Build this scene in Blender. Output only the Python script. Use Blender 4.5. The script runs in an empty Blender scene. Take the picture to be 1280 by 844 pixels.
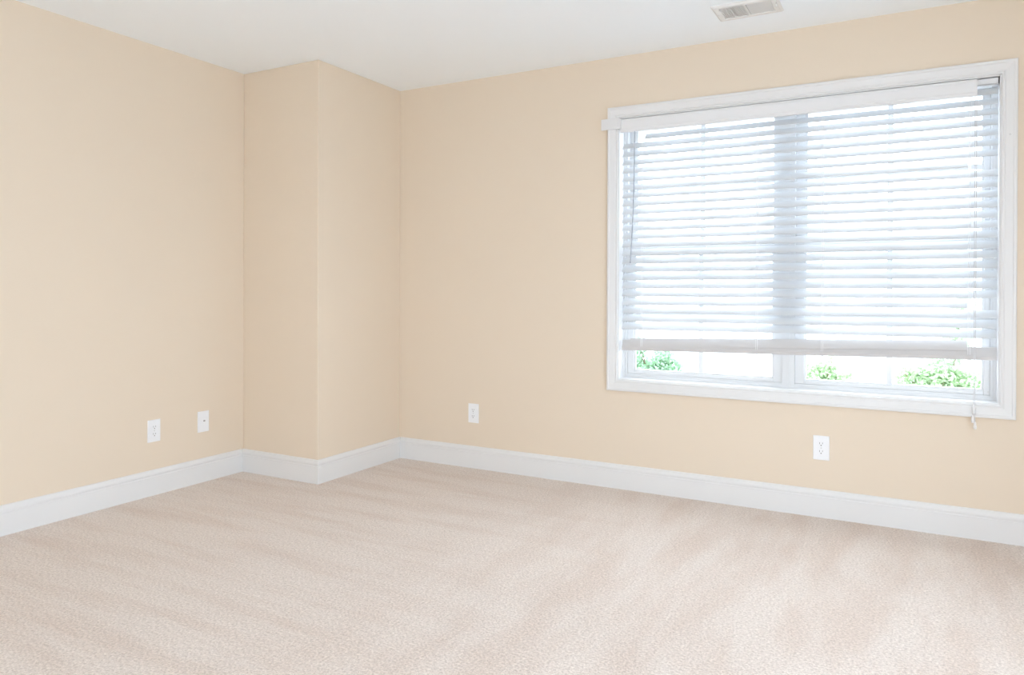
import bpy, bmesh, math, random
from mathutils import Matrix, Vector

S = bpy.context.scene
COL = S.collection
R = math.radians

# ---------------------------------------------------------------- camera
cam_d = bpy.data.cameras.new('camera')
cam = bpy.data.objects.new('camera', cam_d)
COL.objects.link(cam)
cam_d.sensor_width = 36.0
cam_d.lens = 916.276 / 1280 * 36
cam_d.shift_y = -(422 - 365.27) / 1280
cam_d.clip_start = 0.02
cam.matrix_world = (Matrix.Translation((3.0057, -3.9243, 1.1244))
                    @ Matrix.Rotation(0.5020, 4, 'Z')
                    @ Matrix.Rotation(math.pi / 2 - 0.0041, 4, 'X')
                    @ Matrix.Rotation(0.0037, 4, 'Z'))
S.camera = cam

# ---------------------------------------------------------------- sky, daylight openings, exposure
SKY = 5.2
w = bpy.data.worlds.new('overcast_sky')
S.world = w
w.use_nodes = True
nt = w.node_tree
bg = nt.nodes['Background']
bg.inputs['Color'].default_value = (0.86, 0.962, 1.11, 1)
bg.inputs['Strength'].default_value = SKY

def portal(name, loc, rot, sx, sy):
    l = bpy.data.lights.new(name, 'AREA')
    l.shape = 'RECTANGLE'; l.size = sx; l.size_y = sy
    l.cycles.is_portal = True
    o = bpy.data.objects.new(name, l); COL.objects.link(o)
    o.location = loc; o.rotation_euler = rot

sun_d = bpy.data.lights.new('sun', 'SUN'); sun_d.energy = 0.9; sun_d.angle = R(25)
sun_d.color = (1.0, 0.985, 0.96)
sun = bpy.data.objects.new('sun', sun_d); COL.objects.link(sun)
sun.rotation_euler = (R(-31), 0, R(-14))     # high hazy sun on the window side: its light slips between the slats onto the carpet

S.view_settings.view_transform = 'Standard'
S.view_settings.look = 'None'
S.view_settings.exposure = 0.29
S.view_settings.gamma = 1.0
S.view_settings.use_curve_mapping = False
S.cycles.max_bounces = 16
S.cycles.diffuse_bounces = 10
S.cycles.transparent_max_bounces = 24

# ---------------------------------------------------------------- dimensions (metres)
H = 2.44
XL, XR, YF = -0.613, 4.35, -6.2       # left wall, right wall, wall behind the camera
BD = 0.7656                            # how far the boxed-out corner comes into the room
WX0, WX1, WZ0, WZ1 = 1.536, 3.342, 0.614, 2.092   # window opening
GY0, GY1 = -4.8, -1.5                  # added unseen window in the right wall, for fill daylight
HX0, HX1 = 1.1, 3.9                    # added unseen window behind the camera, for fill daylight
GZ0, GZ1 = 0.12, 1.75
portal('window_portal', ((WX0 + WX1) / 2, 0.16, (WZ0 + WZ1) / 2), (R(-90), 0, 0), WX1 - WX0, WZ1 - WZ0)
portal('right_portal', (XR + 0.12, (GY0 + GY1) / 2, (GZ0 + GZ1) / 2), (0, R(90), 0), GZ1 - GZ0, GY1 - GY0)
portal('front_portal', ((HX0 + HX1) / 2, YF - 0.12, (GZ0 + GZ1) / 2), (R(90), 0, 0), HX1 - HX0, GZ1 - GZ0)

# ---------------------------------------------------------------- materials
def mat(name, col, rough=0.6, var=0.02, vscale=8.0, bump=0.0, bscale=200.0, spec=0.3, sheen=0.0,
        transl=0.0, metal=0.0):
    m = bpy.data.materials.new(name); m.use_nodes = True
    t = m.node_tree; p = t.nodes['Principled BSDF']
    tc = t.nodes.new('ShaderNodeTexCoord')
    n = t.nodes.new('ShaderNodeTexNoise'); n.inputs['Scale'].default_value = vscale
    n.inputs['Detail'].default_value = 4
    t.links.new(tc.outputs['Object'], n.inputs['Vector'])
    mix = t.nodes.new('ShaderNodeMix'); mix.data_type = 'RGBA'
    t.links.new(n.outputs['Fac'], mix.inputs['Factor'])
    mix.inputs['A'].default_value = tuple(max(0, c * (1 - var)) for c in col) + (1,)
    mix.inputs['B'].default_value = tuple(min(1, c * (1 + var)) for c in col) + (1,)
    t.links.new(mix.outputs['Result'], p.inputs['Base Color'])
    p.inputs['Roughness'].default_value = rough
    p.inputs['Specular IOR Level'].default_value = spec
    p.inputs['Metallic'].default_value = metal
    if sheen:
        p.inputs['Sheen Weight'].default_value = sheen
    if bump:
        n2 = t.nodes.new('ShaderNodeTexNoise'); n2.inputs['Scale'].default_value = bscale
        t.links.new(tc.outputs['Object'], n2.inputs['Vector'])
        b = t.nodes.new('ShaderNodeBump'); b.inputs['Strength'].default_value = bump
        b.inputs['Distance'].default_value = 0.002
        t.links.new(n2.outputs['Fac'], b.inputs['Height'])
        t.links.new(b.outputs['Normal'], p.inputs['Normal'])
    if transl:
        tr = t.nodes.new('ShaderNodeBsdfTranslucent')
        t.links.new(mix.outputs['Result'], tr.inputs['Color'])
        ms = t.nodes.new('ShaderNodeMixShader'); ms.inputs['Fac'].default_value = transl
        t.links.new(p.outputs['BSDF'], ms.inputs[1]); t.links.new(tr.outputs['BSDF'], ms.inputs[2])
        t.links.new(ms.outputs['Shader'], t.nodes['Material Output'].inputs['Surface'])
    return m

def glass_mat():
    m = bpy.data.materials.new('window_glass'); m.use_nodes = True
    t = m.node_tree; t.nodes.remove(t.nodes['Principled BSDF'])
    tr = t.nodes.new('ShaderNodeBsdfTransparent'); tr.inputs['Color'].default_value = (0.97, 0.985, 0.98, 1)
    gl = t.nodes.new('ShaderNodeBsdfGlossy'); gl.inputs['Roughness'].default_value = 0.02
    lw = t.nodes.new('ShaderNodeLayerWeight'); lw.inputs['Blend'].default_value = 0.5
    pw = t.nodes.new('ShaderNodeMath'); pw.operation = 'POWER'; pw.inputs[1].default_value = 5.0
    t.links.new(lw.outputs['Facing'], pw.inputs[0])
    fr = t.nodes.new('ShaderNodeMath'); fr.operation = 'MULTIPLY_ADD'
    fr.inputs[1].default_value = 0.8; fr.inputs[2].default_value = 0.03
    t.links.new(pw.outputs[0], fr.inputs[0])
    ms = t.nodes.new('ShaderNodeMixShader')
    t.links.new(fr.outputs[0], ms.inputs['Fac'])
    t.links.new(tr.outputs['BSDF'], ms.inputs[1]); t.links.new(gl.outputs['BSDF'], ms.inputs[2])
    t.links.new(ms.outputs['Shader'], t.nodes['Material Output'].inputs['Surface'])
    return m

def carpet_mat():
    m = bpy.data.materials.new('beige_cut_pile_carpet'); m.use_nodes = True
    t = m.node_tree; p = t.nodes['Principled BSDF']; L = t.links.new
    tc = t.nodes.new('ShaderNodeTexCoord')
    def noise(scale, detail, vec=None, rough=0.5):
        n = t.nodes.new('ShaderNodeTexNoise'); n.inputs['Scale'].default_value = scale
        n.inputs['Detail'].default_value = detail; n.inputs['Roughness'].default_value = rough
        L(vec if vec is not None else tc.outputs['Object'], n.inputs['Vector']); return n.outputs['Fac']
    def mapped(rot, sc):
        mp = t.nodes.new('ShaderNodeMapping'); mp.inputs['Rotation'].default_value = (0, 0, rot)
        mp.inputs['Scale'].default_value = sc; L(tc.outputs['Object'], mp.inputs['Vector']); return mp.outputs['Vector']
    def ramp(v, a, b, ca=(0, 0, 0, 1), cb=(1, 1, 1, 1)):
        r = t.nodes.new('ShaderNodeValToRGB'); e = r.color_ramp.elements
        e[0].position = a; e[0].color = ca; e[1].position = b; e[1].color = cb
        L(v, r.inputs['Fac']); return r.outputs['Color']
    def mixc(f, a, b):
        x = t.nodes.new('ShaderNodeMix'); x.data_type = 'RGBA'
        for s, v in (('Factor', f), ('A', a), ('B', b)):
            if isinstance(v, (tuple, float, int)): x.inputs[s].default_value = v
            else: L(v, x.inputs[s])
        return x.outputs['Result']
    # vacuum strokes: the nap lies along x in the left half of the room and along y by the window
    nap_x = ramp(noise(2.6, 3, mapped(R(3), (0.42, 3.0, 1)), 0.6), 0.30, 0.54)
    nap_y = ramp(noise(2.6, 3, mapped(R(-6), (2.2, 0.6, 1)), 0.55), 0.36, 0.60)
    sep = t.nodes.new('ShaderNodeSeparateXYZ'); L(tc.outputs['Object'], sep.inputs[0])
    side = ramp(sep.outputs['X'], 0.55, 1.0)
    mx = t.nodes.new('ShaderNodeMapRange'); L(sep.outputs['X'], mx.inputs['Value'])
    mx.inputs['From Min'].default_value = 0.9; mx.inputs['From Max'].default_value = 2.1
    nap = mixc(mx.outputs['Result'], nap_x, nap_y)
    base = mixc(nap, CARPET_A, CARPET_B)
    # tufts: fine speckle of lighter and darker yarn
    tuft = ramp(noise(120, 3, None, 0.75), 0.34, 0.66)
    tuft2 = ramp(noise(55, 2, None, 0.6), 0.3, 0.7)
    sp = mixc(tuft, (0.74, 0.70, 0.67, 1), (1.15, 1.15, 1.15, 1))
    mul = t.nodes.new('ShaderNodeMix'); mul.data_type = 'RGBA'; mul.blend_type = 'MULTIPLY'
    mul.inputs['Factor'].default_value = 1.0; L(base, mul.inputs['A']); L(sp, mul.inputs['B'])
    sp2 = mixc(tuft2, (0.95, 0.94, 0.93, 1), (1.04, 1.04, 1.04, 1))
    mu2 = t.nodes.new('ShaderNodeMix'); mu2.data_type = 'RGBA'; mu2.blend_type = 'MULTIPLY'
    mu2.inputs['Factor'].default_value = 1.0; L(mul.outputs['Result'], mu2.inputs['A']); L(sp2, mu2.inputs['B'])
    L(mu2.outputs['Result'], p.inputs['Base Color'])
    p.inputs['Roughness'].default_value = 0.95
    p.inputs['Specular IOR Level'].default_value = 0.08
    p.inputs['Sheen Weight'].default_value = 0.4
    p.inputs['Sheen Roughness'].default_value = 0.35
    bmp = t.nodes.new('ShaderNodeBump'); bmp.inputs['Strength'].default_value = 0.55
    bmp.inputs['Distance'].default_value = 0.006
    L(tuft, bmp.inputs['Height']); L(bmp.outputs['Normal'], p.inputs['Normal'])
    return m

CARPET_A = (0.765, 0.65, 0.57, 1)
CARPET_B = (0.84, 0.755, 0.69, 1)
M = {
    'wall': mat('beige_wall_paint', (0.75, 0.645, 0.52), 0.75, 0.008, 1.5, 0.05, 320, 0.2),
    'ceiling': mat('white_ceiling_paint', (0.88, 0.925, 0.96), 0.9, 0.006, 2, 0.06, 260, 0.1),
    'trim': mat('white_trim_paint', (0.74, 0.738, 0.735), 0.4, 0.01, 5, 0, 1, 0.4),
    'vinyl': mat('white_window_vinyl', (0.68, 0.685, 0.69), 0.35, 0.01, 6, 0, 1, 0.4),
    'blind': mat('white_blind_vinyl', (0.73, 0.745, 0.76), 0.5, 0.01, 12, 0, 1, 0.3, 0, 0.15),
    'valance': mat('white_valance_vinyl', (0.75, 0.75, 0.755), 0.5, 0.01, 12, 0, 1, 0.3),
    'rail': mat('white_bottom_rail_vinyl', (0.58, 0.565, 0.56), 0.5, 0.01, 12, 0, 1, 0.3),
    'cord': mat('white_cord', (0.90, 0.90, 0.90), 0.8, 0.03, 300, 0, 1, 0.2, 0, 0.35),
    'pull': mat('grey_white_pull_cord', (0.62, 0.62, 0.63), 0.8, 0.03, 300),
    'wand': mat('clear_grey_wand', (0.42, 0.45, 0.50), 0.2, 0.03, 40, 0, 1, 0.6),
    'plate': mat('white_cover_plate', (0.83, 0.84, 0.86), 0.3, 0.01, 30, 0, 1, 0.5),
    'slot': mat('dark_slot', (0.25, 0.24, 0.23), 0.7, 0.05, 100),
    'screw': mat('painted_screw', (0.62, 0.62, 0.62), 0.35, 0.04, 200, 0, 1, 0.5),
    'metal': mat('dull_metal', (0.45, 0.43, 0.42), 0.4, 0.05, 200, 0, 1, 0.5, 0, 0, 0.7),
    'vent': mat('vent_enamel', (0.77, 0.765, 0.75), 0.45, 0.02, 40, 0, 1, 0.4),
    'ventback': mat('vent_duct_grey', (0.78, 0.77, 0.76), 0.8, 0.05, 30),
    'leaf': mat('green_leaf', (0.40, 0.57, 0.39), 0.6, 0.4, 9, 0, 1, 0.2, 0, 0.35),
    'leaf_b': mat('yellow_green_leaf', (0.44, 0.57, 0.35), 0.6, 0.4, 9, 0, 1, 0.2, 0, 0.35),
    'bark': mat('brown_bark', (0.25, 0.18, 0.12), 0.9, 0.25, 30),
    'ground': mat('pale_concrete', (0.81, 0.82, 0.83), 0.9, 0.06, 0.8, 0.1, 60),
    'outer': mat('exterior_siding', (0.75, 0.74, 0.72), 0.8, 0.03, 4),
    'glass': glass_mat(),
    'carpet': carpet_mat(),
}

# ---------------------------------------------------------------- mesh helpers
class MB:
    """collects simple solids and builds them as ONE mesh object"""
    def __init__(s): s.bm = bmesh.new()
    def box(s, x0, x1, y0, y1, z0, z1, mtx=None):
        vs = [s.bm.verts.new(Vector((x, y, z)) if mtx is None else mtx @ Vector((x, y, z)))
              for x in (x0, x1) for y in (y0, y1) for z in (z0, z1)]
        for f in ((0, 1, 3, 2), (4, 6, 7, 5), (0, 4, 5, 1), (2, 3, 7, 6), (0, 2, 6, 4), (1, 5, 7, 3)):
            s.bm.faces.new([vs[i] for i in f])
        return s
    def rings(s, rings, closed=False, caps=True):
        """skin consecutive rings of equal length"""
        rv = [[s.bm.verts.new(p) for p in r] for r in rings]
        n = len(rv[0]); m = len(rv)
        for i in range(m if closed else m - 1):
            a, b = rv[i], rv[(i + 1) % m]
            for k in range(n):
                s.bm.faces.new((a[k], a[(k + 1) % n], b[(k + 1) % n], b[k]))
        if caps and not closed:
            s.bm.faces.new(list(reversed(rv[0]))); s.bm.faces.new(rv[-1])
        return s
    def tube(s, pts, rads, n=8):
        pts = [Vector(p) for p in pts]
        if not hasattr(rads, '__len__'): rads = [rads] * len(pts)
        rr = []
        for i, p in enumerate(pts):
            d = (pts[min(i + 1, len(pts) - 1)] - pts[max(i - 1, 0)]).normalized()
            u = d.orthogonal().normalized() if abs(d.z) < 0.95 else Vector((1, 0, 0))
            u = (u - d * u.dot(d)).normalized(); v = d.cross(u)
            rr.append([p + (u * math.cos(2 * math.pi * k / n) + v * math.sin(2 * math.pi * k / n)) * rads[i] for k in range(n)])
        return s.rings(rr)
    def disc(s, c, axis, r, depth, n=16):
        c = Vector(c); a = Vector(axis).normalized()
        return s.tube([c, c + a * depth], r, n)
    def build(s, name, m, parent=None, bevel=0.0, smooth=False, loc=None):
        bm = s.bm
        bmesh.ops.recalc_face_normals(bm, faces=bm.faces[:])
        me = bpy.data.meshes.new(name); bm.to_mesh(me); bm.free()
        me.materials.append(m)
        if smooth:
            for p in me.polygons: p.use_smooth = True
        o = bpy.data.objects.new(name, me); COL.objects.link(o)
        if parent is not None: o.parent = parent
        if loc is not None: o.location = loc
        if bevel:
            b = o.modifiers.new('edge', 'BEVEL'); b.width = bevel; b.segments = 2; b.limit_method = 'ANGLE'
        return o

def tag(o, label=None, cat=None, group=None, kind=None):
    if label: o['label'] = label
    if cat: o['category'] = cat
    if group: o['group'] = group
    if kind: o['kind'] = kind
    return o

def empty(name, loc=(0, 0, 0), label=None, cat=None, group=None, kind=None, rot=(0, 0, 0)):
    o = bpy.data.objects.new(name, None); COL.objects.link(o)
    o.location = loc; o.rotation_euler = rot; o.empty_display_size = 0.1
    return tag(o, label, cat, group, kind)

def copy_tree(o, parent=None):
    c = o.copy(); COL.objects.link(c)
    if parent is not None: c.parent = parent
    for ch in list(o.children): copy_tree(ch, c)
    return c

def rect_sweep(mb, x0, x1, z0, z1, prof):
    """mitred frame around a rectangle in the xz plane; prof = closed list of (inset, y)"""
    rings = []
    for (cx, cz, sx, sz) in ((x0, z0, 1, 1), (x1, z0, -1, 1), (x1, z1, -1, -1), (x0, z1, 1, -1)):
        rings.append([(cx + sx * a, y, cz + sz * a) for a, y in prof])
    return mb.rings(rings, closed=True)

# ---------------------------------------------------------------- the room shell
T = 0.15
tag(MB().box(XL - T, XR + T, YF - T, T, -0.12, 0.0).build('floor', M['carpet']),
    'beige cut pile carpet with vacuum strokes covering the whole floor', 'floor', kind='structure')
tag(MB().box(XL - T, XR + T, YF - T, T, H, H + 0.12).build('ceiling', M['ceiling']),
    'flat white painted ceiling over the empty room', 'ceiling', kind='structure')
tag(MB().box(XL - T, XL, YF - T, T, 0, H).build('wall_left', M['wall']),
    'plain beige wall on the left with two cover plates', 'wall', kind='structure')
mb = MB()
for a in ((YF, GY0, 0, H), (GY1, 0, 0, H), (GY0, GY1, 0, GZ0), (GY0, GY1, GZ1, H)):
    mb.box(XR, XR + T, a[0], a[1], a[2], a[3])
tag(mb.build('wall_right', M['wall']), 'beige wall on the right with an added glazed opening, outside the photo', 'wall', kind='structure')
mb = MB()
for a in ((XL, WX0, 0, H), (WX1, XR, 0, H), (WX0, WX1, 0, WZ0), (WX0, WX1, WZ1, H)):
    mb.box(a[0], a[1], 0, T, a[2], a[3])
tag(mb.build('wall_back', M['wall']), 'beige wall holding the wide white window', 'wall', kind='structure')
mb = MB()
for a in ((XL, HX0, 0, H), (HX1, XR, 0, H), (HX0, HX1, 0, GZ0), (HX0, HX1, GZ1, H)):
    mb.box(a[0], a[1], YF - T, YF, a[2], a[3])
tag(mb.build('wall_front', M['wall']), 'beige wall behind the camera with an added wide window', 'wall', kind='structure')
tag(MB().box(XL, 0, -BD, 0, 0, H).build('wall_corner', M['wall'], bevel=0.004),
    'beige boxed-out corner jutting into the room', 'wall', kind='structure')

# baseboards: one moulded profile swept along the walls
BP = [(0, 0), (0.015, 0), (0.015, 0.100), (0.0125, 0.103), (0.0125, 0.108), (0.0145, 0.112),
      (0.0135, 0.120), (0.009, 0.128), (0.006, 0.135), (0, 0.137)]
def baseboard(name, pts, label):
    """pts run so that the room is on the right-hand side of travel; ends given as mitre directions"""
    n = len(pts); rings = []
    dirs = [(Vector(pts[i + 1]) - Vector(pts[i])).normalized() for i in range(n - 1)]
    nor = [Vector((d.y, -d.x)) for d in dirs]
    for i, p in enumerate(pts):
        if i == 0: off = nor[0]
        elif i == n - 1: off = nor[-1]
        else: off = nor[i - 1] + nor[i]
        rings.append([(p[0] + off.x * a, p[1] + off.y * a, z) for a, z in BP])
    return tag(MB().rings(rings).build(name, M['trim']), label, 'baseboard', kind='structure')
e = 0.0148
baseboard('baseboard_left', [(XL, YF), (XL, -BD - e)], 'white moulded baseboard along the left wall')
baseboard('baseboard_corner', [(XL, -BD), (0, -BD), (0, -0.0)], 'white moulded baseboard around the boxed-out corner')
baseboard('baseboard_back', [(e, 0), (XR, 0)], 'white moulded baseboard along the window wall')
baseboard('baseboard_right', [(XR, -e), (XR, YF)], 'white moulded baseboard along the right wall, outside the photo')

# ---------------------------------------------------------------- the window
win = empty('window_1', ((WX0 + WX1) / 2, 0, WZ0), 'wide white twin window with flat casing in the beige wall', 'window', kind='structure')
def wpart(mb, name, m, parent, **k):
    o = mb.build(name, m, parent, **k)
    o.matrix_parent_inverse = Matrix.Translation(-Vector(win.location)) if parent is win else Matrix.Identity(4)
    return o
CW = 0.0605
casing_prof = [(0, 0.0), (0, -0.018), (0.004, -0.021), (0.012, -0.021), (0.016, -0.018), (0.020, -0.0175),
               (0.044, -0.014), (0.047, -0.0115), (0.051, -0.0115), (0.0535, -0.0135), (0.0575, -0.0135), (CW, -0.011), (CW, 0.0)]
mb = MB(); rect_sweep(mb, WX0 - CW, WX1 + CW, WZ0 - CW, WZ1 + CW, casing_prof)
casing = wpart(mb, 'casing', M['trim'], win)
mb = MB().disc((3.374, -0.0160, 1.819), (0, -1, 0), 0.0045, 0.0012, 12)
wpart(mb, 'nail_head', M['screw'], win)['label'] = 'small grey nail head in the right casing'
J = 0.016
mb = MB(); rect_sweep(mb, WX0, WX1, WZ0, WZ1, [(-0.0, -0.004), (0.006, -0.004), (0.006, T + 0.01), (0, T + 0.01)])
wpart(mb, 'jamb', M['trim'], win)
# vinyl unit set into the jamb
F0, F1, FZ0, FZ1 = WX0 + 0.006, WX1 - 0.006, WZ0 + 0.006, WZ1 - 0.006
mb = MB(); rect_sweep(mb, F0, F1, FZ0, FZ1, [(0, 0.066), (0.012, 0.066), (0.012, 0.074), (0.024, 0.074), (0.024, 0.14), (0, 0.14)])
wpart(mb, 'window_frame', M['vinyl'], win)
MX = 2.4385
mb = MB().box(MX - 0.030, MX + 0.030, 0.066, 0.14, FZ0 + 0.012, FZ1 - 0.012).box(MX - 0.006, MX + 0.006, 0.062, 0.066, FZ0 + 0.012, FZ1 - 0.012)
wpart(mb, 'mullion', M['vinyl'], win)
ZM = 1.345
def sash(px0, px1, pz0, pz1, fx0, fx1, fz0, fz1, y):
    """pane opening px/pz, frame outline fx/fz, front face at y"""
    mb = MB()
    for (a, b, c, d) in ((fx0, px0, fz0, fz1), (px1, fx1, fz0, fz1), (px0, px1, fz0, pz0), (px0, px1, pz1, fz1)):
        mb.box(a, b, y, y + 0.030, c, d)
    s = wpart(mb, 'sash', M['vinyl'], win, bevel=0.0025)
    mb = MB()
    for (a, b, c, d) in ((px0, px0 + .008, pz0, pz1), (px1 - .008, px1, pz0, pz1), (px0 + .008, px1 - .008, pz0, pz0 + .008), (px0 + .008, px1 - .008, pz1 - .008, pz1)):
        mb.box(a, b, y + 0.006, y + 0.024, c, d)
    mb.build('glazing_bead', M['vinyl'], s)
    MB().box(px0, px1, y + 0.016, y + 0.020, pz0, pz1).build('pane', M['glass'], s)
    xm, zm = (px0 + px1) / 2, (pz0 + pz1) / 2
    MB().box(xm - 0.0125, xm + 0.0125, y + 0.009, y + 0.015, pz0, pz1).build('muntin', M['vinyl'], s)
    MB().box(px0, px1, y + 0.0095, y + 0.0145, zm - 0.0125, zm + 0.0125).build('muntin', M['vinyl'], s)
    return s
for (pa, pb, fa, fb) in ((1.603, 2.363, F0 + 0.024, MX - 0.030), (2.514, 3.287, MX + 0.030, F1 - 0.024)):
    low = sash(pa, pb, 0.662, ZM - 0.022, fa, fb, FZ0 + 0.024, ZM + 0.02, 0.080)
    sash(pa, pb, ZM + 0.022, FZ1 - 0.045, fa, fb, ZM - 0.02, FZ1 - 0.024, 0.112)
    xm = (pa + pb) / 2
    mb = MB().box(xm - 0.03, xm + 0.03, 0.068, 0.080, ZM + 0.006, ZM + 0.018).disc((xm, 0.074, ZM + 0.018), (0, 0, 1), 0.010, 0.008)
    mb.build('sash_lock', M['vinyl'], low)
mb = MB().disc((3.305, 0.080, 0.660), (0, -1, 0), 0.004, 0.0015, 12)
wpart(mb, 'screw', M['screw'], win)['label'] = 'small grey screw at the lower right of the sash'

# plain windows added in the two unseen walls to fill the room with daylight
def fill_window(name, a0, a1, right, label):
    loc = (XR, (a0 + a1) / 2, GZ0) if right else ((a0 + a1) / 2, YF, GZ0)
    wn = empty(name, loc, label, 'window', kind='structure')
    def bx(mb, a, b, d0, d1, c, d):
        if right: mb.box(XR + d0, XR + d1, a, b, c, d)
        else: mb.box(a, b, YF - d1, YF - d0, c, d)
    mb = MB(); am = (a0 + a1) / 2
    for (a, b, c, d) in ((a0, a0 + .05, GZ0, GZ1), (a1 - .05, a1, GZ0, GZ1), (a0 + .05, a1 - .05, GZ1 - .05, GZ1), (a0 + .05, a1 - .05, GZ0, GZ0 + .05), (am - .03, am + .03, GZ0 + .05, GZ1 - .05)):
        bx(mb, a, b, 0.04, 0.10, c, d)
    f = mb.build('window_frame', M['vinyl'], wn); f.matrix_parent_inverse = Matrix.Translation(-Vector(loc))
    for (a, b) in ((a0 + .05, am - .03), (am + .03, a1 - .05)):
        mb = MB(); bx(mb, a, b, 0.068, 0.072, GZ0 + .05, GZ1 - .05)
        mb.build('pane', M['glass'], f)
fill_window('fill_window_right', GY0, GY1, True, 'plain white window added out of view in the right wall for fill daylight')
fill_window('fill_window_front', HX0, HX1, False, 'plain white window added out of view behind the camera for fill daylight')

# ---------------------------------------------------------------- the window blind
random.seed(11)
BX0, BX1 = 1.556, 3.333
BLIND = (2.4445, 0.0, 2.09)
bl = empty('window_blind', BLIND, 'white slatted blind with snapped slats hanging in the window', 'blind')
def bpart(mb, name, m, parent=None, **k):
    p = parent or bl
    o = mb.build(name, m, p, **k)
    if p is bl: o.matrix_parent_inverse = Matrix.Translation(-Vector(BLIND))
    return o
LAD = (1.673, 2.292, 2.605, 3.225)
YS = 0.026                                   # depth at the middle of a slat
# headrail: folded channel
mb = MB()
mb.box(1.548, 3.334, 0.008, 0.011, 2.056, 2.082).box(1.548, 3.334, 0.045, 0.048, 2.056, 2.082)
mb.box(1.548, 3.334, 0.008, 0.048, 2.054, 2.058).box(1.548, 1.551, 0.008, 0.048, 2.056, 2.082).box(3.331, 3.334, 0.008, 0.048, 2.056, 2.082)
bpart(mb, 'headrail', M['valance'])
# valance: moulded board clipped to the headrail, short at its right end; its return has swung out over the casing
VX0, VX1 = 1.550, 3.250
vp = [(y - 0.009, z) for y, z in ((0.006, 2.006), (-0.0005, 2.006), (-0.0025, 2.010), (-0.0025, 2.020), (-0.0045, 2.025), (-0.0045, 2.069), (-0.0025, 2.074), (-0.0025, 2.078), (-0.0005, 2.0815), (0.006, 2.0815))]
mb = MB().rings([[(x, y, z) for y, z in vp] for x in (VX0, VX1)])
val = bpart(mb, 'valance', M['valance'])
mb = MB().box(1.440, 1.550, -0.027, -0.0215, 2.027, 2.089).box(1.5485, 1.556, -0.026, -0.003, 2.027, 2.0815)
mb.build('valance_return', M['valance'], val, bevel=0.0015)
for x in (1.95, 2.95):
    MB().box(x - 0.012, x + 0.012, -0.004, 0.014, 2.058, 2.061).build('clip', M['wand'], val)

TILT = R(45)
def slat_ring(x, zc, tilt, half=0.025, crown=0.0022, th=0.0028, dy=0.0):
    """cross-section of a crowned slat: the room edge hangs low"""
    up, dn = [], []
    N = 6
    for i in range(N + 1):
        u = -1 + 2 * i / N
        a, h = u * half, crown * (1 - u * u)
        up.append((a, h + th / 2)); dn.append((a, h - th / 2))
    out = []
    for a, h in up + dn[::-1]:
        out.append((x, YS + dy + a * math.cos(tilt) - h * math.sin(tilt), zc + a * math.sin(tilt) + h * math.cos(tilt)))
    return out
def slat(xa, xb, za, zb, tilt=TILT, tilt_b=None, step=0.10, wob=0.0006):
    tb = tilt if tilt_b is None else tilt_b
    n = max(2, int((xb - xa) / step)); rr = []
    for i in range(n + 1):
        f = i / n
        rr.append(slat_ring(xa + (xb - xa) * f, za + (zb - za) * f + random.uniform(-wob, wob), tilt + (tb - tilt) * f))
    return MB().rings(rr)
PITCH = 0.0462
low_off = 0.025 * math.sin(TILT) + 0.001     # centre above the low edge
def zlow(k, x):
    rise = 0.010 * max(0, (k - 10) / 14.0) ** 1.5 * (x - BX0) / (BX1 - BX0)
    return 2.008 - PITCH * k + rise
for k in range(25):
    xa, xb = BX0, BX1 - (0.0 if k % 3 else 0.001)
    cut = None
    if k == 1: xa = 1.684                   # snapped off at the left ladder
    if k in (7, 21): xb = 3.218             # snapped off at the right ladder
    za, zb = zlow(k, xa) + low_off, zlow(k, xb) + low_off
    tl = TILT + random.uniform(-0.02, 0.02)
    o = bpart(slat(xa, xb, za, zb, tl, tl + random.uniform(-0.015, 0.015)), 'slat', M['blind'], smooth=False)
    if k == 1: o['label'] = 'slat snapped off at its left end'
    if k in (7, 21): o['label'] = 'slat snapped off at its right end'
# loose slat lying on the bottom rail, short at its right end
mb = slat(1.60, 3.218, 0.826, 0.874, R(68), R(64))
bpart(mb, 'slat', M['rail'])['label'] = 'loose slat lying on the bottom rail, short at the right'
# bottom rail: thick bar, tilted like the slats, right end hanging higher
def rail_ring(x, zc):
    c, s_ = math.cos(R(70)), math.sin(R(70)); out = []
    for a, h in ((-0.030, -0.004), (-0.027, -0.008), (0.027, -0.008), (0.030, -0.004), (0.030, 0.004), (0.027, 0.008), (-0.016, 0.008), (-0.030, 0.000)):
        out.append((x, YS + a * c - h * s_, zc + a * s_ + h * c))
    return out
RA, RB = 0.810, 0.840
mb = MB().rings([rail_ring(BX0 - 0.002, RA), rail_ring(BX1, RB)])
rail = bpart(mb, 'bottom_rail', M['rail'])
for x in LAD:
    zc = RA + (RB - RA) * (x - BX0) / (BX1 - BX0)
    y0, z0 = YS - 0.0052 - 0.0, zc - 0.012
    MB().disc((x, YS - 0.008, zc - 0.028), (0, -0.3, -0.95), 0.006, 0.004, 12).build('cord_plug', M['cord'], rail)
# ladder cords: a front and a back string with a rung under every slat
for x in LAD:
    mb = MB()
    zb = RA + (RB - RA) * (x - BX0) / (BX1 - BX0)
    for (y, dz) in ((YS - 0.0215, 0.0), (YS + 0.0215, 0.0)):
        for dx in (-0.004, 0.004):
            mb.tube([(x + dx, y, zb - 0.005), (x + dx, y, 2.054)], 0.0008, 6)
    for k in range(25):
        z = zlow(k, x) + low_off - 0.0032
        a = 0.026
        mb.tube([(x, YS - a * math.cos(TILT), z - a * math.sin(TILT)), (x, YS + a * math.cos(TILT), z + a * math.sin(TILT))], 0.0008, 5)
    bpart(mb, 'ladder_cord', M['cord'])
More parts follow.
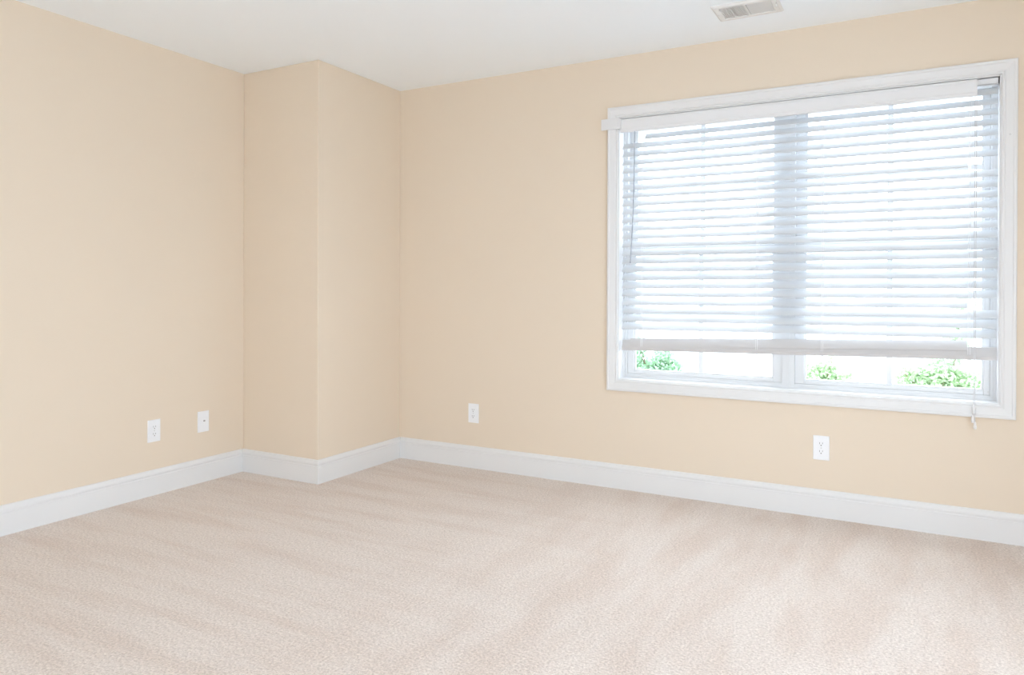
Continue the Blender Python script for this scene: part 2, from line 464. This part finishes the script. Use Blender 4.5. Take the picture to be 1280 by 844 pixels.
# tilt wand
mb = MB().tube([(1.634, -0.006, 2.020), (1.634, -0.010, 2.000)], 0.0025, 8)
mb.tube([(1.634, -0.010, 2.002), (1.633, -0.012, 1.80), (1.628, -0.013, 1.55), (1.614, -0.014, 1.285), (1.613, -0.014, 1.272)], [0.0036, 0.0036, 0.0036, 0.0036, 0.005], 8)
bpart(mb, 'tilt_wand', M['wand'])['label'] = 'thin grey tilt wand'
# pull cords with tassels
ends = [(3.2395, 0.5300), (3.2480, 0.5020)]
for (xe, ze), dx in zip(ends, (-0.003, 0.003)):
    mb = MB().tube([(3.246 + dx, -0.002, 2.054), (3.246 + dx, -0.006, 1.9), (3.246 + dx, -0.010, 1.2), (3.246 + dx * .7, -0.020, 0.66), (xe, -0.030, ze + 0.03)], 0.0014, 6)
    c = bpart(mb, 'pull_cord', M['pull'])
    MB().tube([(xe, -0.030, ze + 0.034), (xe, -0.030, ze + 0.028), (xe, -0.030, ze + 0.010), (xe, -0.030, ze)], [0.0025, 0.0050, 0.0070, 0.0058], 12).build('tassel', M['cord'], c)
mb = MB().tube([(3.244, -0.026, 0.612), (3.244, -0.026, 0.600), (3.243, -0.027, 0.578), (3.243, -0.028, 0.570)], [0.003, 0.0065, 0.0065, 0.004], 12)
bpart(mb, 'cord_joiner', M['cord'])

# ---------------------------------------------------------------- wall plates
def plate_mesh(wd=0.0375, ht=0.060):
    mb = MB()
    rr = []
    for (k, y) in ((1.0, 0.0), (1.0, -0.003), (0.94, -0.0055)):
        s_x, s_z = wd - (1 - k) * 0.03, ht - (1 - k) * 0.03
        rr.append([(-s_x, y, -s_z), (s_x, y, -s_z), (s_x, y, s_z), (-s_x, y, s_z)])
    return mb.rings(rr)
def outlet(loc, rz, label):
    t = empty('electrical_outlet', loc, label, 'outlet', rot=(0, 0, rz))
    plate_mesh().build('cover_plate', M['plate'], t)
    for s in (-1, 1):
        r = []
        for y in (-0.0050, -0.0072):
            ring = []
            for a in range(24):
                an = 2 * math.pi * a / 24
                ring.append((0.0172 * math.cos(an), y, s * 0.0195 + max(-0.0138, min(0.0138, 0.0172 * math.sin(an)))))
            r.append(ring)
        rc = MB().rings(r).build('receptacle', M['plate'], t)
        z = s * 0.0195
        mb = MB().box(-0.0078, -0.0056, -0.0076, -0.0070, z - 0.001, z + 0.0085)
        mb.box(0.0052, 0.0074, -0.0076, -0.0070, z + 0.000, z + 0.0080)
        mb.disc((-0.0002, -0.0070, z - 0.0065), (0, -1, 0), 0.0030, 0.0006, 12)
        mb.build('slots', M['slot'], rc)
    MB().disc((0, -0.0053, 0), (0, -1, 0), 0.0032, 0.0012, 14).build('screw', M['screw'], t)
    return t
outlet((0.580, 0, 0.343), 0, 'white duplex outlet low on the window wall, between the room corner and the window')
outlet((2.605, 0, 0.343), 0, 'white duplex outlet on the wall below the window')
outlet((XL, -1.371, 0.348), R(90), 'white duplex outlet on the left wall, farther from the jutting corner')
t = empty('cable_jack_plate', (XL, -1.056, 0.349), 'white cable jack plate with one dark centre hole, beside the jutting corner', 'wall plate', rot=(0, 0, R(90)))
plate_mesh().build('cover_plate', M['plate'], t)
MB().disc((0.003, -0.0053, 0.004), (0, -1, 0), 0.0058, 0.004, 6).build('jack', M['metal'], t)['label'] = 'dark metal threaded jack'
for z in (-0.042, 0.042):
    MB().disc((0, -0.0053, z), (0, -1, 0), 0.0030, 0.0010, 12).build('screw', M['plate'], t)

# ---------------------------------------------------------------- ceiling vent
VA, VB, VC, VD = 2.168, 2.462, -0.495, -0.292
v = empty('ceiling_vent', ((VA + VB) / 2, (VC + VD) / 2, H), 'white louvred air vent in the ceiling above the window', 'vent')
hx, hy = (VB - VA) / 2, (VD - VC) / 2
mb = MB(); rr = []
prof = [(0, 0.0), (0.0, -0.003), (0.010, -0.010), (0.030, -0.010), (0.032, -0.007), (0.032, 0.0)]
for (cx, cy, sx, sy) in ((-hx, -hy, 1, 1), (hx, -hy, -1, 1), (hx, hy, -1, -1), (-hx, hy, 1, -1)):
    rr.append([(cx + sx * a, cy + sy * a, z) for a, z in prof])
mb.rings(rr, closed=True).build('flange', M['vent'], v)
MB().box(-hx + .031, hx - .031, -hy + .031, hy - .031, -0.0016, -0.0002).build('backing', M['ventback'], v)
nb = 11
span = (hx - 0.034) * 2
for side in (-1, 1):
    mb = MB()
    for i in range(nb):
        x = side * (0.006 + (i + 0.5) * (span / 2 - 0.006) / nb)
        mtx = Matrix.Translation((x, 0, -0.006)) @ Matrix.Rotation(side * R(-38), 4, 'Y')
        mb.box(-0.0045, 0.0045, -hy + 0.030, hy - 0.030, -0.0005, 0.0005, mtx)
    mb.build('louver_bank', M['vent'], v)
MB().box(-0.005, 0.005, -hy + 0.030, hy - 0.030, -0.010, -0.002).build('center_bar', M['vent'], v)
mtx = Matrix.Translation((hx - 0.022, 0.012, -0.012)) @ Matrix.Rotation(R(20), 4, 'Z')
MB().box(-0.003, 0.003, -0.020, 0.020, -0.0035, 0.003, mtx).build('damper_lever', M['ventback'], v)['label'] = 'dark damper lever'
for x in (-hx + 0.014, hx - 0.014):
    MB().disc((x, 0.0 if x < 0 else -0.03, -0.010), (0, 0, -1), 0.0035, 0.0012, 12).build('screw', M['screw'], v)

# ---------------------------------------------------------------- outdoors
GZ = -0.40
mb = MB().box(-60, 60, -60, 70, GZ - 0.2, GZ)
tag(mb.build('ground', M['ground']), 'pale sunlit paving outside the window', 'ground', kind='structure')

def shrub(loc, lumps, n, leaf, m, label, seed, cat='shrub'):
    """lumps: (x, y, z, rx, rz) relative to the base; leaves scattered through them, stems reaching into each"""
    rnd = random.Random(seed)
    t = empty('leafy_shrub', loc, label, cat, 'shrubs outside the window')
    tot = sum(l[3] * l[3] * l[4] for l in lumps)
    fb = MB()
    for (lx, ly, lz, rx, rz) in lumps:
        cnt = int(n * rx * rx * rz / tot)
        for i in range(cnt):
            while True:
                q = Vector((rnd.uniform(-1, 1), rnd.uniform(-1, 1), rnd.uniform(-1, 1)))
                if 0.2 < q.length < 1: break
            q = q * (0.75 + 0.25 * rnd.random())
            p = Vector((lx + q.x * rx, ly + q.y * rx, lz + q.z * rz))
            d = Vector((rnd.uniform(-1, 1), rnd.uniform(-1, 1), rnd.uniform(-0.5, 1))).normalized()
            s_ = d.orthogonal().normalized(); nrm = d.cross(s_)
            s_ = (s_ * math.cos(i) + nrm * math.sin(i)).normalized(); nrm = d.cross(s_)
            L = leaf * rnd.uniform(0.7, 1.3); W = L * 0.28
            tgt = fb
            vs = [tgt.bm.verts.new(c) for c in (p, p + d * L * .45 + s_ * W + nrm * L * .05, p + d * L, p + d * L * .45 - s_ * W + nrm * L * .05)]
            mid = tgt.bm.verts.new(p + d * L * .5 - nrm * L * .04)
            for a, b in ((0, 1), (1, 2), (2, 3), (3, 0)):
                tgt.bm.faces.new((vs[a], vs[b], mid))
    fb.build('foliage', m, t)
    sb = MB()
    for (lx, ly, lz, rx, rz) in lumps:
        for j in range(3):
            ex = Vector((lx + rnd.uniform(-.5, .5) * rx, ly + rnd.uniform(-.5, .5) * rx, lz + rnd.uniform(-.1, .6) * rz))
            b0 = Vector((rnd.uniform(-.05, .05), rnd.uniform(-.05, .05), 0))
            sb.tube([b0, b0.lerp(ex, .5) + Vector((0, 0, .05)), ex], [0.014, 0.010, 0.004], 6)
    sb.build('stems', M['bark'], t)
    return t
shrub((-0.15, 6.0, GZ), [(-0.30, 0, 0.48, 0.17, 0.50), (0.10, 0, 0.42, 0.17, 0.40), (0.28, 0, 0.32, 0.15, 0.26), (-0.05, 0, 0.28, 0.35, 0.24)],
      4200, 0.075, M['leaf'], 'green leafy shrub outside the left pane', 3)
shrub((1.98, 6.0, GZ), [(0.0, 0, 0.46, 0.22, 0.26), (-0.10, 0.05, 0.30, 0.25, 0.22), (0.27, 0, 0.34, 0.20, 0.20), (0.14, 0, 0.62, 0.06, 0.20)],
      1900, 0.062, M['leaf_b'], 'pale green shrub outside the right window, left of its muntin', 5)
shrub((3.25, 6.0, GZ), [(-0.30, 0, 0.44, 0.18, 0.24), (0.02, 0, 0.52, 0.28, 0.26), (0.32, 0, 0.38, 0.24, 0.24), (0.20, 0.1, 1.0, 0.16, 0.42), (0.28, 0.1, 1.32, 0.14, 0.16)],
      2900, 0.068, M['leaf_b'], 'taller green shrub outside the right window, right of its muntin', 8)
